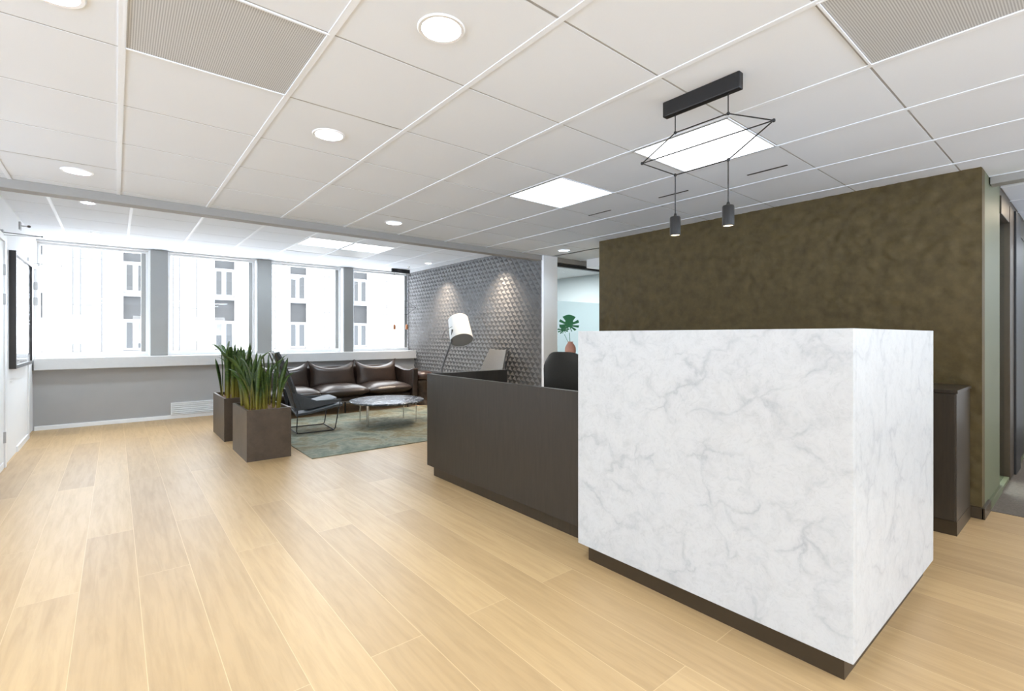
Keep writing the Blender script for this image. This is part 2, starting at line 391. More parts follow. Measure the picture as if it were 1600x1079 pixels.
# soffit beams
st(MB().box(-3.6, 9.3, 4.93, 5.05, 2.262, 2.6).build('trim_1', 'beam_grey', bevel=.004))
st(MB().box(4.75, 4.86, -4.2, .505, 2.275, 2.6).build('trim_2', 'beam_grey', bevel=.004))
# ---------------------------------------------------------------- walls
def wall(name, b, mat): return st(MB().box(*b).build(name, mat))
wall('wall_left', (-.95, -.8, 5.05, 6.44, 0, 2.6), 'white_paint')
wall('wall_left', (-.95, -.8, 7.2, 8.05, 0, 2.6), 'white_paint')
wl = wall('wall_left', (-.95, -.8, 6.44, 7.2, 0, 2.6), 'white_paint')
wall('wall_left', (-.95, -.8, 8.05, 9.1, 2.1, 2.6), 'white_paint')
wall('wall_left', (-.95, -.8, 8.85, 9.1, 0, 2.1), 'white_paint')
# the office goes on behind the viewpoint: two unseen window fronts added as fill light
def fill_window_front(name, lo, hi, at, axis, n):
    w_ = MB(); L = (hi-lo)/n
    def b(a0, a1, z0, z1, o=w_):
        if axis == 'x': o.box(a0, a1, at-.15, at, z0, z1)
        else: o.box(at-.15, at, a0, a1, z0, z1)
    b(lo, hi, 0, .95); b(lo, hi, 1.95, 2.6)
    for k in range(n+1): c = lo+L*k; b(max(lo, c-.45), min(hi, c+.45), .95, 1.95)
    st(w_.build(name, 'white_paint'))
    for k in range(n):
        c = lo+L*(k+.5); l = bpy.data.lights.new('fill_portal', 'AREA'); l.shape = 'RECTANGLE'; l.size = L-.9; l.size_y = 1.0; l.cycles.is_portal = True
        o = bpy.data.objects.new('fill_portal', l); C.objects.link(o)
        o.location = (c, at-.14, 1.45) if axis == 'x' else (at-.14, c, 1.45)
        o.rotation_euler = (PI/2, 0, PI) if axis == 'x' else (PI/2, 0, PI/2)
        o.rotation_euler = Vector((0, -1, 0) if axis == 'x' else (-1, 0, 0)).to_track_quat('Z', 'Y').to_euler()
fill_window_front('wall_left', -4.2, 5.05, -3.6, 'y', 5)
wall('wall_left', (-3.6, -.8, 5.05, 5.17, 0, 2.6), 'white_paint')
fill_window_front('wall_back', -3.75, 9.5, -4.15, 'x', 7)
wall('wall_right', (9.3, 9.45, -4.2, 9.1, 0, 2.6), 'white_paint')
# green feature wall (relief) and its solid core
def relief(name, mat, x, y0, y1, z0, z1, pw, ph, amp, rnd, parent=None, seed=3):
    rg = random.Random(seed); t = MB(); ny = int(round((y1-y0)/pw)); nz = int(round((z1-z0)/ph)); dy = (y1-y0)/ny; dz = (z1-z0)/nz
    def clampd(y, z): return (x, min(max(y, y0), y1), min(max(z, z0), z1))
    for j in range(-1, 2*nz+1):
        for i in range(-1, ny+1):
            cy = y0+(i+.5)*dy+(.5*dy if j % 2 else 0); cz = z0+(j+1)*dz*.5-dz*.0
            if cy-dy/2 > y1-1e-6 or cy+dy/2 < y0+1e-6 or cz-dz/2 > z1-1e-6 or cz+dz/2 < z0+1e-6: continue
            P = [clampd(cy-dy/2, cz), clampd(cy, cz-dz/2), clampd(cy+dy/2, cz), clampd(cy, cz+dz/2)]
            a = amp*(1+rnd*rg.uniform(-1, 1)); ox = .26*dy+rnd*rg.uniform(-.3, .3)*dy; oz = .2*dz+rnd*rg.uniform(-.3, .3)*dz
            ay, az = min(max(cy+ox, y0), y1), min(max(cz+oz, z0), z1)
            if cy-dy/2 < y0 or cy+dy/2 > y1 or cz-dz/2 < z0 or cz+dz/2 > z1: a = 0
            t.add(P+[(x-a, ay, az)], [(0, 1, 4), (1, 2, 4), (2, 3, 4), (3, 0, 4)])
    return t.build(name, mat, parent)
gw = wall('wall_green', (4.442, 4.56, .51, 3.78, 0, 2.6), 'green_wallcover')
from mathutils import noise as mn
def wrinkle():
    t = MB(); dy = .018; ny = int(3.266/dy); nz = int(2.32/dy)
    for j in range(nz+1):
        for i in range(ny+1):
            y, z = .512+i*3.266/ny, .08+j*2.32/nz
            d, p = mn.voronoi((y*13+.3*math.sin(z*9), z*13+.3*math.sin(y*8), 3.1))
            cell = mn.cell(p[0]*7.3)*6.28; tilt = (y*13-p[0].x)*math.cos(cell)+(z*13-p[0].y)*math.sin(cell)
            k = .55+.45*mn.noise((y*1.3, z*1.3, 7))
            h = max(-.013, .024*k*tilt*min(1, (d[1]-d[0])*4)+.0015*mn.noise((y*14, z*14, 0)))
            if i in (0, ny) or j in (0, nz): h = 0
            t.v.append((4.427-h, y, z))
    for j in range(nz):
        for i in range(ny): q = j*(ny+1)+i; t.f.append((q, q+1, q+ny+2, q+ny+1))
    return t.build('wallcover_relief', 'green_wallcover', gw, smooth=True, ang=0)
wrinkle()
dw = wall('wall_dark', (4.602, 4.72, 5.05, 9.1, 0, 2.6), 'dark_wall')
MB().box(4.602, 4.72, 4.94, 5.05, 0, 2.262).build('wall_end', 'dark_wall', dw)
relief('embossed_scales', 'dark_wall', 4.6015, 4.945, 9.09, .0, 2.6, .10, .14, .028, .15, dw, 9)
# ---------------------------------------------------------------- right corridor front
wall('wall_right', (4.56, 5.3, .51, .60, 0, 2.6), 'olive_paint')
wall('wall_right', (7.08, 9.3, .51, .60, 0, 2.6), 'olive_paint')
wall('wall_right', (5.3, 7.08, .51, .60, 2.30, 2.6), 'bronze_frame')
wall('wall_right', (4.56, 9.3, 3.66, 3.78, 0, 2.6), 'beige')
st(MB().box(4.425, 4.442, .50, 3.8, 0, .075).box(4.425, 4.7, .493, .51, 0, .075).build('baseboard_right', 'bronze_frame', bevel=.002))
st(MB().box(4.7, 5.3, .494, .51, 0, .06).build('baseboard_right', 'olive_paint', bevel=.002))
wn = bpy.data.objects.new('window_5', None); C.objects.link(wn); st(wn); wn.location = (5.8, .53, 0)
MB().box(-.5, .0, .0, .01, .03, 2.3).build('pane', 'tinted_glass', wn)
MB().box(-.5, 1.28, -.03, .05, 0, .03).build('threshold', 'olive_paint', wn)
MB().box(.0, .26, -.035, .06, .0, 2.3).build('frame', 'bronze_frame', wn, bevel=.004)
MB().box(.27, .62, -.05, .06, .0, 2.3).build('frame', 'black_metal', wn, bevel=.004)
MB().box(.66, 1.28, -.02, .05, .0, 2.3).build('door_leaf', 'black_metal', wn, bevel=.004)
MB().box(-.5, 1.28, -.03, .05, 2.16, 2.3).build('header', 'bronze_frame', wn, bevel=.004)
# things glimpsed in the room behind that glass
cu = MB()
pts = []
n = 40
for k in range(n+1):
    pts.append((5.6+1.9*k/n, 3.45+.03*math.sin(k*1.7)))
for k in range(n):
    (a, b), (c, d) = pts[k], pts[k+1]
    cu.add([(a, b, .005), (c, d, .005), (c, d, 2.2), (a, b, 2.2), (a, b+.01, .005), (c, d+.01, .005), (c, d+.01, 2.2), (a, b+.01, 2.2)], [(0, 1, 2, 3), (4, 7, 6, 5), (0, 4, 5, 1), (3, 2, 6, 7)])
tag(cu.build('curtain', 'beige', smooth=True, ang=0), 'beige curtain hanging in the room behind the dark framed glass on the right', 'curtain')
area('meeting_room_lamp', (6.6, 2.2, 2.3), .6, 40, (1, .85, .65))
# ---------------------------------------------------------------- glazed room beyond the desk
tr = st(MB().box(4.575, 4.84, 4.895, 4.94, 0, 2.33).box(4.72, 4.84, 4.94, 5.05, 0, 2.262).build('trim_3', 'white_paint', bevel=.004))
wg = bpy.data.objects.new('window_6', None); C.objects.link(wg); st(wg); wg.location = (4.84, 4.95, 0)
MB().box(0, 4.4, .03, .04, .05, 2.21).build('pane', 'glass', wg)
MB().box(0, 4.4, .022, .0299, .05, 1.72).build('frosted_film', 'cyan_film', wg)
MB().box(0, 4.4, .0, .06, 2.21, 2.255).box(0, 4.4, 0, .06, 0, .05).build('frame', 'black_metal', wg)
MB().box(.0, .02, .0, .06, .05, 2.21).build('frame_post', 'sill_white', wg)
wall('wall_cyan', (7.7, 7.85, 5.1, 9.1, 0, 2.6), 'cyan_paint')
wall('wall_cyan', (4.73, 7.7, 8.95, 9.1, 0, 2.6), 'cyan_paint')
wall('ceiling', (4.73, 9.3, 5.06, 9.1, 2.49, 2.6), 'white_paint')
area('glazed_room_lamp', (6.0, 6.8, 2.46), 1.6, 95, (.93, .98, 1))
# ---------------------------------------------------------------- window wall
YW = 8.86
st(MB().box(-.95, 4.7, 8.66, 9.1, 0, .77).build('wall_window', 'grey_paint'))
st(MB().box(-.8, 4.6, 8.58, 8.98, .775, .925).build('trim_4', 'sill_white', bevel=.006))
st(MB().box(-.8, 4.6, 8.645, 8.66, 0, .055).build('baseboard_window', 'white_gloss', bevel=.003))
st(MB().box(-.8, 4.6, 8.84, 9.1, 2.455, 2.6).build('trim_5', 'sill_white'))
pil = [(.40, .605), (1.81, 2.02), (3.235, 3.41)]
for k, (a, b) in enumerate(pil):
    p = st(MB().box(a, b, 8.80, 9.1, .925, 2.47).build('trim_%d' % (6+k), 'pillar_grey', bevel=.003))
    MB().box(a-.022, a-.001, 8.805, 9.1, .925, 2.455).build('edge_strip', 'white_gloss', p)
    MB().box(b+.001, b+.012, 8.805, 9.1, .925, 2.455).build('edge_strip', 'white_gloss', p)
ops = [(-.8, .378), (.617, 1.788), (2.032, 3.213), (3.422, 4.6)]
for k, (a, b) in enumerate(ops):
    wd = bpy.data.objects.new('window_%d' % (k+1), None); C.objects.link(wd); st(wd); wd.location = (0, 8.9, .925)
    r = .11 if k else .10
    MB().box(a, b, .03, .10, 0, .06).box(a, b, .03, .10, 1.50, 1.53).box(a, a+.03, .03, .10, .06, 1.50).box(b-.03, b, .03, .10, .06, 1.50).build('frame', 'white_gloss', wd, bevel=.003)
    MB().box(b-.085, b-.031, .035, .09, .061, 1.499).build('mullion', 'pillar_grey', wd, bevel=.003)
    MB().box(a+.031, b-.086, .06, .064, .061, 1.499).build('pane', 'glass', wd)
# air grille low on the grey panel
rg = thing('floor_level_grille', 'white slatted air grille low on the grey wall under the windows', 'grille', (.95, 8.66, .06))
MB().box(-.32, .32, -.03, 0, 0, .012).box(-.32, .32, -.03, 0, .163, .175).box(-.32, -.31, -.03, 0, .012, .163).box(.31, .32, -.03, 0, .012, .163).build('frame', 'white_gloss', rg)
MB().box(-.31, .31, -.004, -.001, .012, .163).build('backing', 'beam_grey', rg)
sl = MB()
for k in range(5): sl.add([(-.31, -.028, .02+k*.029), (.31, -.028, .02+k*.029), (.31, -.006, .034+k*.029), (-.31, -.006, .034+k*.029), (-.31, -.028, .032+k*.029), (.31, -.028, .032+k*.029), (.31, -.006, .046+k*.029), (-.31, -.006, .046+k*.029)], [(0, 1, 2, 3), (4, 7, 6, 5), (0, 4, 5, 1), (3, 2, 6, 7)])
sl.build('slats', 'white_gloss', rg)
# ---------------------------------------------------------------- left wall fittings
st(MB().box(-.8, -.787, 5.2, 6.36, 0, .06).box(-.8, -.787, 7.2, 8.0, 0, .06).build('baseboard_left', 'white_gloss'))
st(MB().box(-.8, -.78, 6.40, 6.47, 0, 2.14).build('trim_9', 'white_gloss', bevel=.003))
st(MB().box(-.8, -.78, 5.20, 6.40, 2.08, 2.14).build('trim_10', 'white_gloss', bevel=.003))
d1 = st(MB().box(-.8, -.792, 5.5, 6.395, .01, 2.075).build('door_1', 'white_paint', bevel=.002))
d2 = st(MB().box(-.86, -.815, 8.08, 8.82, .01, 2.08).build('door_2', 'white_paint', bevel=.002))
st(MB().box(-.83, -.785, 8.02, 8.08, 0, 2.14).box(-.83, -.785, 8.80, 8.86, 0, 2.14).box(-.83, -.785, 8.08, 8.80, 2.08, 2.14).build('trim_11', 'white_gloss', bevel=.003))
for z in (.28, 1.66, 1.86):
    MB().box(-.815, -.775, 8.745, 8.775, z-.05, z+.05).build('hinge', 'steel', d2)
MB().box(-.815, -.79, 8.12, 8.30, .99, 1.0).build('lock_plate', 'steel', d2)
for z in (.28, 1.55, 1.82): MB().box(-.792, -.776, 6.38, 6.40, z-.05, z+.05).build('hinge', 'steel', d1)
for i, (y, z, L) in enumerate(((6.30, 2.15, .27), (8.47, 2.12, .27))):
    t = thing('wall_rod', ['thin grey rod arm on the white left wall in front of the picture', 'thin grey rod arm on the white left wall beside the first window'][i], 'wall bracket', (-.8, y, z), 0)
    MB().tube([(0, 0, 0), (L, 0, -.01)], .0035, 6).build('rod', 'cable_grey', t, smooth=True)
    MB().tube([(0, 0, -.025), (L, 0, -.012)], .002, 6).build('stay_wire', 'cable_grey', t, smooth=True)
    MB().box(0, .02, -.025, .025, -.035, .02).build('bracket', 'steel', t, bevel=.002)
    MB().lathe([(.001, -.008), (.008, -.004), (.008, .004), (.001, .008)], (L, 0, -.01), 12).build('tip', 'cable_grey', t, smooth=True)
t = thing('door_closer_bracket', 'small grey metal bracket with round knob high on the white left wall', 'bracket', (-.8, 7.4, 2.40))
MB().box(0, .015, -.04, .04, -.045, .04).build('plate', 'steel', t, bevel=.002)
MB().tube([(.015, 0, 0), (.07, 0, 0)], .006, 8).build('stem', 'steel', t)
MB().lathe([(.001, -.014), (.014, -.008), (.014, .008), (.001, .014)], (.075, 0, 0), 12).build('knob', 'cable_grey', t, smooth=True)
pf = thing('framed_picture', 'tall black framed picture under glass on the white left wall', 'picture', (-.8, 7.35, .89))
L0, L1, H = -.60, .60, 1.16
MB().box(0, .05, L0, L0+.035, 0, H).box(0, .05, L1-.035, L1, 0, H).box(0, .05, L0+.035, L1-.035, 0, .035).box(0, .05, L0+.035, L1-.035, H-.035, H).build('frame', 'picture_black', pf, bevel=.002)
MB().box(.003, .034, L0+.035, L1-.035, .035, H-.035).build('print', 'print_paper', pf)
# ---------------------------------------------------------------- ceiling fixtures
def light_panel(x, y, z, label, grp='square ceiling light panels', p=0, col=LC):
    t = thing('ceiling_light_panel', label, 'ceiling light', (x, y, z), 0, grp)
    a = .297; f = .012
    MB().box(-a, a, -a, -a+f, -.003, .02).box(-a, a, a-f, a, -.003, .02).box(-a, -a+f, -a+f, a-f, -.003, .02).box(a-f, a, -a+f, a-f, -.003, .02).build('frame', 'ceiling_runner', t)
    MB().box(-a+f, a-f, -a+f, a-f, .002, .016).build('diffuser', 'panel_glow', t)
    if p: area('panel_lamp', (0, 0, -.006), .56, p, col, parent=t)
    return t
light_panel(*main_panels[0], ZC, 'large square ceiling light panel right behind the black wire pendant')
light_panel(*main_panels[1], ZC, 'square ceiling light panel left of the black wire pendant')
light_panel(*far_panels[0], ZF, 'left one of two adjoining light panels in the lower window side ceiling', p=16)
light_panel(*far_panels[1], ZF, 'right one of two adjoining light panels in the lower window side ceiling', p=16)
for x, y in fill_panels: light_panel(x, y, ZC, 'added unseen fill light panel in the ceiling behind the viewpoint', 'added fill panels behind the viewpoint', PANEL_W)
light_panel(6.25, -1.5, 2.37, 'square ceiling light panel over the carpeted corridor', 'corridor light panels', 11, (1, .82, .6))
light_panel(6.25, .0, 2.37, 'square ceiling light panel over the carpeted corridor', 'corridor light panels', 7, (1, .82, .6))
def grille(x, y, z, label, grp=None):
    t = thing('air_grille', label, 'air vent', (x, y, z), 0, grp); a = .297
    MB().box(-a, a, -a, -a+.008, -.004, .02).box(-a, a, a-.008, a, -.004, .02).box(-a, -a+.008, -a+.008, a-.008, -.004, .02).box(a-.008, a, -a+.008, a-.008, -.004, .02).build('frame', 'ceiling_runner', t)
    MB().box(-a+.008, a-.008, -a+.008, a-.008, 0, .01).build('perforated_plate', 'perforated_metal', t)
grille(*grilles[0], ZC, 'large square grey perforated ceiling vent at the top left', 'ceiling vents')
grille(*grilles[1], ZC, 'large square grey perforated ceiling vent at the top right corner', 'ceiling vents')
grille(*far_grilles[0], ZF, 'left perforated vent beside the twin light panels near the windows', 'ceiling vents')
grille(*far_grilles[1], ZF, 'right perforated vent beside the twin light panels near the windows', 'ceiling vents')
def downlight(x, y, z, r, label, on=True, p=DOWN_W, spread=2.2, col=LC):
    t = thing('recessed_downlight', label, 'ceiling light', (x, y, z), 0, 'recessed downlights')
    MB().lathe([(r-.003, .004), (r+.008, .004), (r+.010, -.001), (r+.006, -.005), (r-.006, -.004), (r-.008, .004)], n=36).build('trim_ring', 'white_gloss', t, smooth=True)
    MB().lathe([(r-.006, 0), (r-.012, .02), (r*.72, .055)], n=36).build('reflector', 'steel' if p < 6 or label.startswith('small') else 'white_gloss', t, smooth=True)
    if on:
        MB().lathe([(.001, .050), (r*.72, .050), (r*.74, .056), (.001, .058)], n=32).build('bulb', 'down_glow' if p > 6 and not label.startswith('small') else 'down_dim', t)
        area('downlight_lamp', (0, 0, .044), r*1.1, p, col, shape='DISK', spread=spread, parent=t)
    else:
        MB().lathe([(.001, .045), (r*.3, .03), (r*.4, .05), (r*.74, .058), (.001, .058)], n=32).build('bulb', 'down_glow', t)
lab = ['brightest round recessed downlight at top centre of the ceiling', 'round recessed downlight between the perforated vent and the beam', 'round recessed downlight just before the beam at far left',
       'small round downlight before the beam above the sofa area', 'round downlight in the ceiling above the white pillar', 'round downlight cut by the top edge at top left']
for (x, y), l, q in zip(mdl, lab, (1, 1, .4, .4, .2, 1)): downlight(x, y, ZC, R-.008, l, p=DOWN_W*q)
for (x, y), l in zip(mdl_fill, ('added fill downlight just behind the viewpoint', 'added fill downlight behind the viewpoint, nearer the added rear windows', 'added fill downlight out of view beside the corridor carpet')): downlight(x, y, ZC, R-.008, l)
lab = ['small downlight beyond the beam at far left', 'small downlight near the first window', 'downlight close to the embossed dark wall near the beam', 'downlight close to the embossed dark wall near the windows']
for k, ((x, y), l) in enumerate(zip(fdl, lab)): downlight(x, y, ZF, fR-.006, l, p=12 if k < 2 else 16, spread=2.2 if k < 2 else 1.75, col=LC if k < 2 else (1, .84, .68))
for i, (y, l) in enumerate(((1.44, 'dark linear air slot in the ceiling nearest the green wall corner'), (2.15, 'dark linear air slot in the ceiling behind the left pendant wire'), (2.90, 'dark linear air slot beside the smaller light panel'))):
    tag(MB().box(3.395, 3.409, y-.13, y+.13, ZC-.0035, ZC+.004).build('slot_diffuser', 'black_metal', bevel=.001), l, 'air vent', 'linear ceiling slots')
t = thing('fire_alarm_sensor', 'small dark smoke detector dot on the window side ceiling', 'smoke detector', (4.15, 8.05, ZF))
MB().lathe([(.001, 0), (.03, 0), (.03, -.012), (.02, -.02), (.001, -.022)], n=20).build('housing', 'white_gloss', t, smooth=True)
MB().lathe([(.001, -.022), (.012, -.022), (.010, -.028), (.001, -.03)], n=16).build('sensor', 'steel', t, smooth=True)
t = tag(MB().box(5.33, 5.95, 4.55, 4.79, 2.205, 2.33).build('ceiling_box_unit', 'white_gloss', bevel=.006), 'white box unit on the ceiling beside the green wall before the glazed room', 'ceiling unit')
# pendants
plain('copper', (.35, .14, .06), .35, metal=.6)
def pendant(loc, rotz, label, zh, zp, glow, shm='black_metal'):
    """canopy along local x; zh = heights of the wire hexagon (top, middle, bottom), zp = top of the lamps (all below the ceiling)"""
    t = thing('wire_pendant_light', label, 'pendant light', loc, rotz, 'black wire pendant lights')
    MB().box(-.185, .185, -.018, .018, -.072, 0).build('canopy', 'black_metal', t, bevel=.004)
    a, b = .128, .315; zt, zm, zb = zh
    wf = MB(); T = lambda *p: wf.tube(p, .0028, 6)
    for s in (-1, 1):
        T((s*a, 0, -.072), (s*a, 0, zt)); T((s*a, 0, zt), (s*b, 0, zm)); T((s*b, 0, zm), (s*a, 0, zb)); T((s*a, 0, zb), (s*a, 0, zp))
    T((-a, 0, zt), (a, 0, zt)); T((-a, 0, zb), (a, 0, zb)); T((-b, 0, zm), (b, 0, zm))
    wf.build('wire_frame', 'black_metal', t, smooth=True)
    for x, z in ((-a, zt), (a, zt), (-b, zm), (b, zm), (-a, zb), (a, zb)): MB().lathe([(.001, -.008), (.006, -.005), (.007, 0), (.006, .005), (.001, .008)], (x, 0, z), 10).build('joint', 'black_metal', t, smooth=True)
    for s in (-1, 1):
        sh = MB().lathe([(.005, .012), (.008, 0), (.022, -.004), (.0245, -.010), (.0245, -.090), (.022, -.092), (.021, -.086), (.001, -.086)], (s*a, 0, zp), 28).build('lamp_shade', shm, t, smooth=True)
        MB().lathe([(.001, -.089), (.0208, -.089), (.0208, -.087), (.001, -.087)], (s*a, 0, zp), 24).build('lens', glow, sh)
    return t
pendant((2.05, 1.156, ZC), PI/2, 'black wire pendant light with two small cylinder lamps above the marble counter', (-.158, -.252, -.358), -.552, 'pendant_glow')
pd2 = pendant((4.19, 8.45, ZF), 0, 'distant thin wire pendant with two small copper lit lamps in the window corner', (-.6, -.72, -.86), -1.05, 'copper_glow', 'copper')
# ---------------------------------------------------------------- marble counter
mc = thing('marble_counter', 'tall white marble clad reception counter block on a dark recessed plinth', 'reception counter', (1.945, .54, 0))
X1, Y1 = 1.225, 1.268
MB().box(0, .03, 0, Y1, .09, 1.237).build('front_slab', 'white_marble', mc, bevel=.0015)
MB().box(.0302, X1, 0, .03, .09, 1.237).build('side_slab', 'white_marble', mc, bevel=.0015)
MB().box(.0302, X1, Y1-.03, Y1, .09, 1.237).build('side_slab', 'white_marble', mc, bevel=.0015)
MB().box(.0302, X1, .0302, Y1-.0302, 1.207, 1.237).build('top_slab', 'white_marble', mc, bevel=.0015)
MB().box(X1-.02, X1, .0302, Y1-.0302, .09, 1.206).build('inner_panel', 'dark_veneer', mc)
MB().box(.04, X1-.012, .038, Y1-.04, 0, .09).build('plinth', 'bronze_frame', mc)
# ---------------------------------------------------------------- dark desk
dk = thing('reception_desk', 'low dark wood reception desk running left from the marble counter', 'desk', (2.095, 1.812, 0))
DL = 1.91; ZD = .885
MB().box(0, .04, 0, DL, .095, ZD+.0).build('front_panel', 'dark_veneer', dk, bevel=.002)
MB().box(.0402, .86, DL-.04, DL, .095, ZD).build('end_panel', 'dark_veneer', dk, bevel=.002)
MB().box(.0402, .70, .0, DL-.0402, .70, .73).build('worktop', 'dark_veneer', dk, bevel=.002)
MB().box(.05, .10, .0, DL-.03, 0, .095).box(.10, .80, DL-.08, DL-.03, 0, .095).build('plinth', 'cabinet_veneer', dk)
pdm = MB().box(.30, .78, DL-.60, DL-.0402, .06, .70).build('drawer_pedestal', 'dark_veneer', dk, bevel=.002)
# ---------------------------------------------------------------- low cabinet on the green wall
cb = thing('low_cabinet', 'low dark wood cabinet along the green wall behind the marble counter', 'cabinet', (3.93, .557, 0))
CL = 3.52
MB().box(.0, .478, .0, CL, .862, .882).build('top', 'cabinet_veneer', cb, bevel=.002)
MB().box(.008, .478, .006, CL-.006, .085, .861).build('carcass', 'cabinet_veneer', cb, bevel=.001)
MB().box(.006, .478, .004, CL-.01, .0, .085).build('plinth', 'bronze_frame', cb)
for k in range(5):
    a = .01+k*.70; b = a+.696
    if k == 4: b = min(b, CL-.01)
    MB().box(-.002, .0075, a+.002, b, .09, .858).build('door', 'cabinet_veneer', cb, bevel=.001)
# ---------------------------------------------------------------- vase with monstera
vs = thing('monstera_vase', 'pinkish terracotta vase with a green monstera leaf behind the office chair', 'vase', (4.17, 4.0, .882))
MB().lathe([(.001, 0), (.036, .0), (.046, .05), (.059, .11), (.066, .155), (.062, .195), (.044, .232), (.030, .25), (.033, .264), (.027, .264), (.025, .25), (.04, .22), (.055, .15), (.001, .02)], n=32).build('vase_body', 'terracotta', vs, smooth=True, ang=0)
def monstera(L, W, M, parent):
    t = MB(); out = []
    n = 120
    for k in range(n+1):
        a = -PI+2*PI*k/n       # 0 = tip
        s = abs(a)/PI
        r = (1-.30*s)*(1+.10*math.cos(a))
        if .10 < s < .88:
            ph = (s*5.0) % 1
            if ph < .36: r *= .42+.1*math.sin(s*9)
        if s > .93: r *= .35
        x = math.sin(a)*r*W/2; y = math.cos(a)*r*L/2+L*.42
        out.append((x, y, -.12*x*x/W+.04*math.sin(3*a)*abs(x)-.10*y*y/L*.6))
    vs_ = [M @ Vector(p) for p in out]; c = M @ Vector((0, L*.38, 0)); k = len(vs_)
    up = (M.to_3x3() @ Vector((0, 0, 1)))*.002
    fs = [(i, i+1, k) for i in range(k-1)]
    t.add(vs_+[c], fs); t.add([p+up for p in vs_]+[c+up], fs)
    o = t.build('leaf', 'monstera_leaf', parent)
    return o
def leafM(loc, yaw, pitch, roll=0): return Matrix.Translation(loc) @ Matrix.Rotation(yaw, 4, 'Z') @ Matrix.Rotation(pitch, 4, 'X') @ Matrix.Rotation(roll, 4, 'Y')
cyaw = math.atan2(-4.17, 4.0)  # leaves turn their faces to the room
monstera(.25, .28, leafM((-.02, .0, .36), -.80, 1.25, .12), vs)
monstera(.15, .17, leafM((-.05, .05, .35), -.5, 1.0, -.5), vs)
MB().tube([(0, 0, .02), (.0, 0, .2), (-.02, .0, .37)], .0035, 6).tube([(0, 0, .02), (.0, .0, .2), (-.05, .05, .35)], .003, 6).build('stem', 'monstera_leaf', vs)
# ---------------------------------------------------------------- office chair
oc = thing('office_chair', 'dark high backed office chair behind the low desk', 'office chair', (3.27, 3.02, 0), math.radians(-78))
bk = MB(); nu, nv = 16, 14; g = []
def chair_back_shell():
    t = MB(); W0, Hh = .52, .575
    for side in (0, 1):
        for j in range(nv+1):
            v = j/nv
            for i in range(nu+1):
                u = i/nu*2-1
                wd = W0/2*(1.08-.22*v)*(1-(max(0, v-.80)/.20)**2*.20)
                z = .50+Hh*v - (abs(u)**4)*.06*max(0, v-.5)*2
                y = -.20-.10*v+.06*u*u*1.0+(.02 if side else -.02)*1
                t.v.append((u*wd, y, z))
    m = (nu+1)*(nv+1)
    for s in (0, 1):
        for j in range(nv):
            for i in range(nu):
                a = s*m+j*(nu+1)+i; t.f.append((a, a+1, a+nu+2, a+nu+1))
    def edge(a, b): t.f.append((a, b, b+m, a+m))
    for i in range(nu): edge(i, i+1); edge(nv*(nu+1)+i, nv*(nu+1)+i+1)
    for j in range(nv): edge(j*(nu+1), (j+1)*(nu+1)); edge(j*(nu+1)+nu, (j+1)*(nu+1)+nu)
    return t
chair_back_shell().build('backrest', 'office_black', oc, smooth=True, bevel=.008, ang=.9)
MB().cushion(0, .06, .455, .50, .48, .09, puff=.1).build('seat', 'office_black', oc, smooth=True, ang=0)
MB().tube([(0, -.12, .40), (0, -.26, .42), (0, -.27, .62)], .018, 10).build('back_bracket', 'black_metal', oc, smooth=True)
MB().tube([(0, 0, .09), (0, 0, .42)], .025, 14).build('gas_column', 'black_metal', oc, smooth=True)
for k in range(5):
    a = 2*PI*k/5+.3; c, s_ = math.cos(a), math.sin(a)
    lg = MB().tube([(0, 0, .10), (.30*c, .30*s_, .065)], [.022, .014], 8).build('base_leg', 'black_metal', oc, smooth=True)
    MB().lathe([(.001, -.01), (.028, -.01), (.028, .01), (.001, .01)], (0, 0, 0), 18).build('castor', 'black_metal', lg, smooth=True)
    cs = lg.children[0] if lg.children else None
    cs.rotation_euler = (PI/2, 0, a); cs.location = (.30*c, .30*s_, .029)
for s_ in (-1, 1):
    MB().tube([(s_*.2, 0, .41), (s_*.29, 0, .44), (s_*.29, 0, .64)], .012, 8).box(s_*.29-.03, s_*.29+.03, -.10, .14, .64, .665).build('armrest', 'black_metal', oc, bevel=.006)
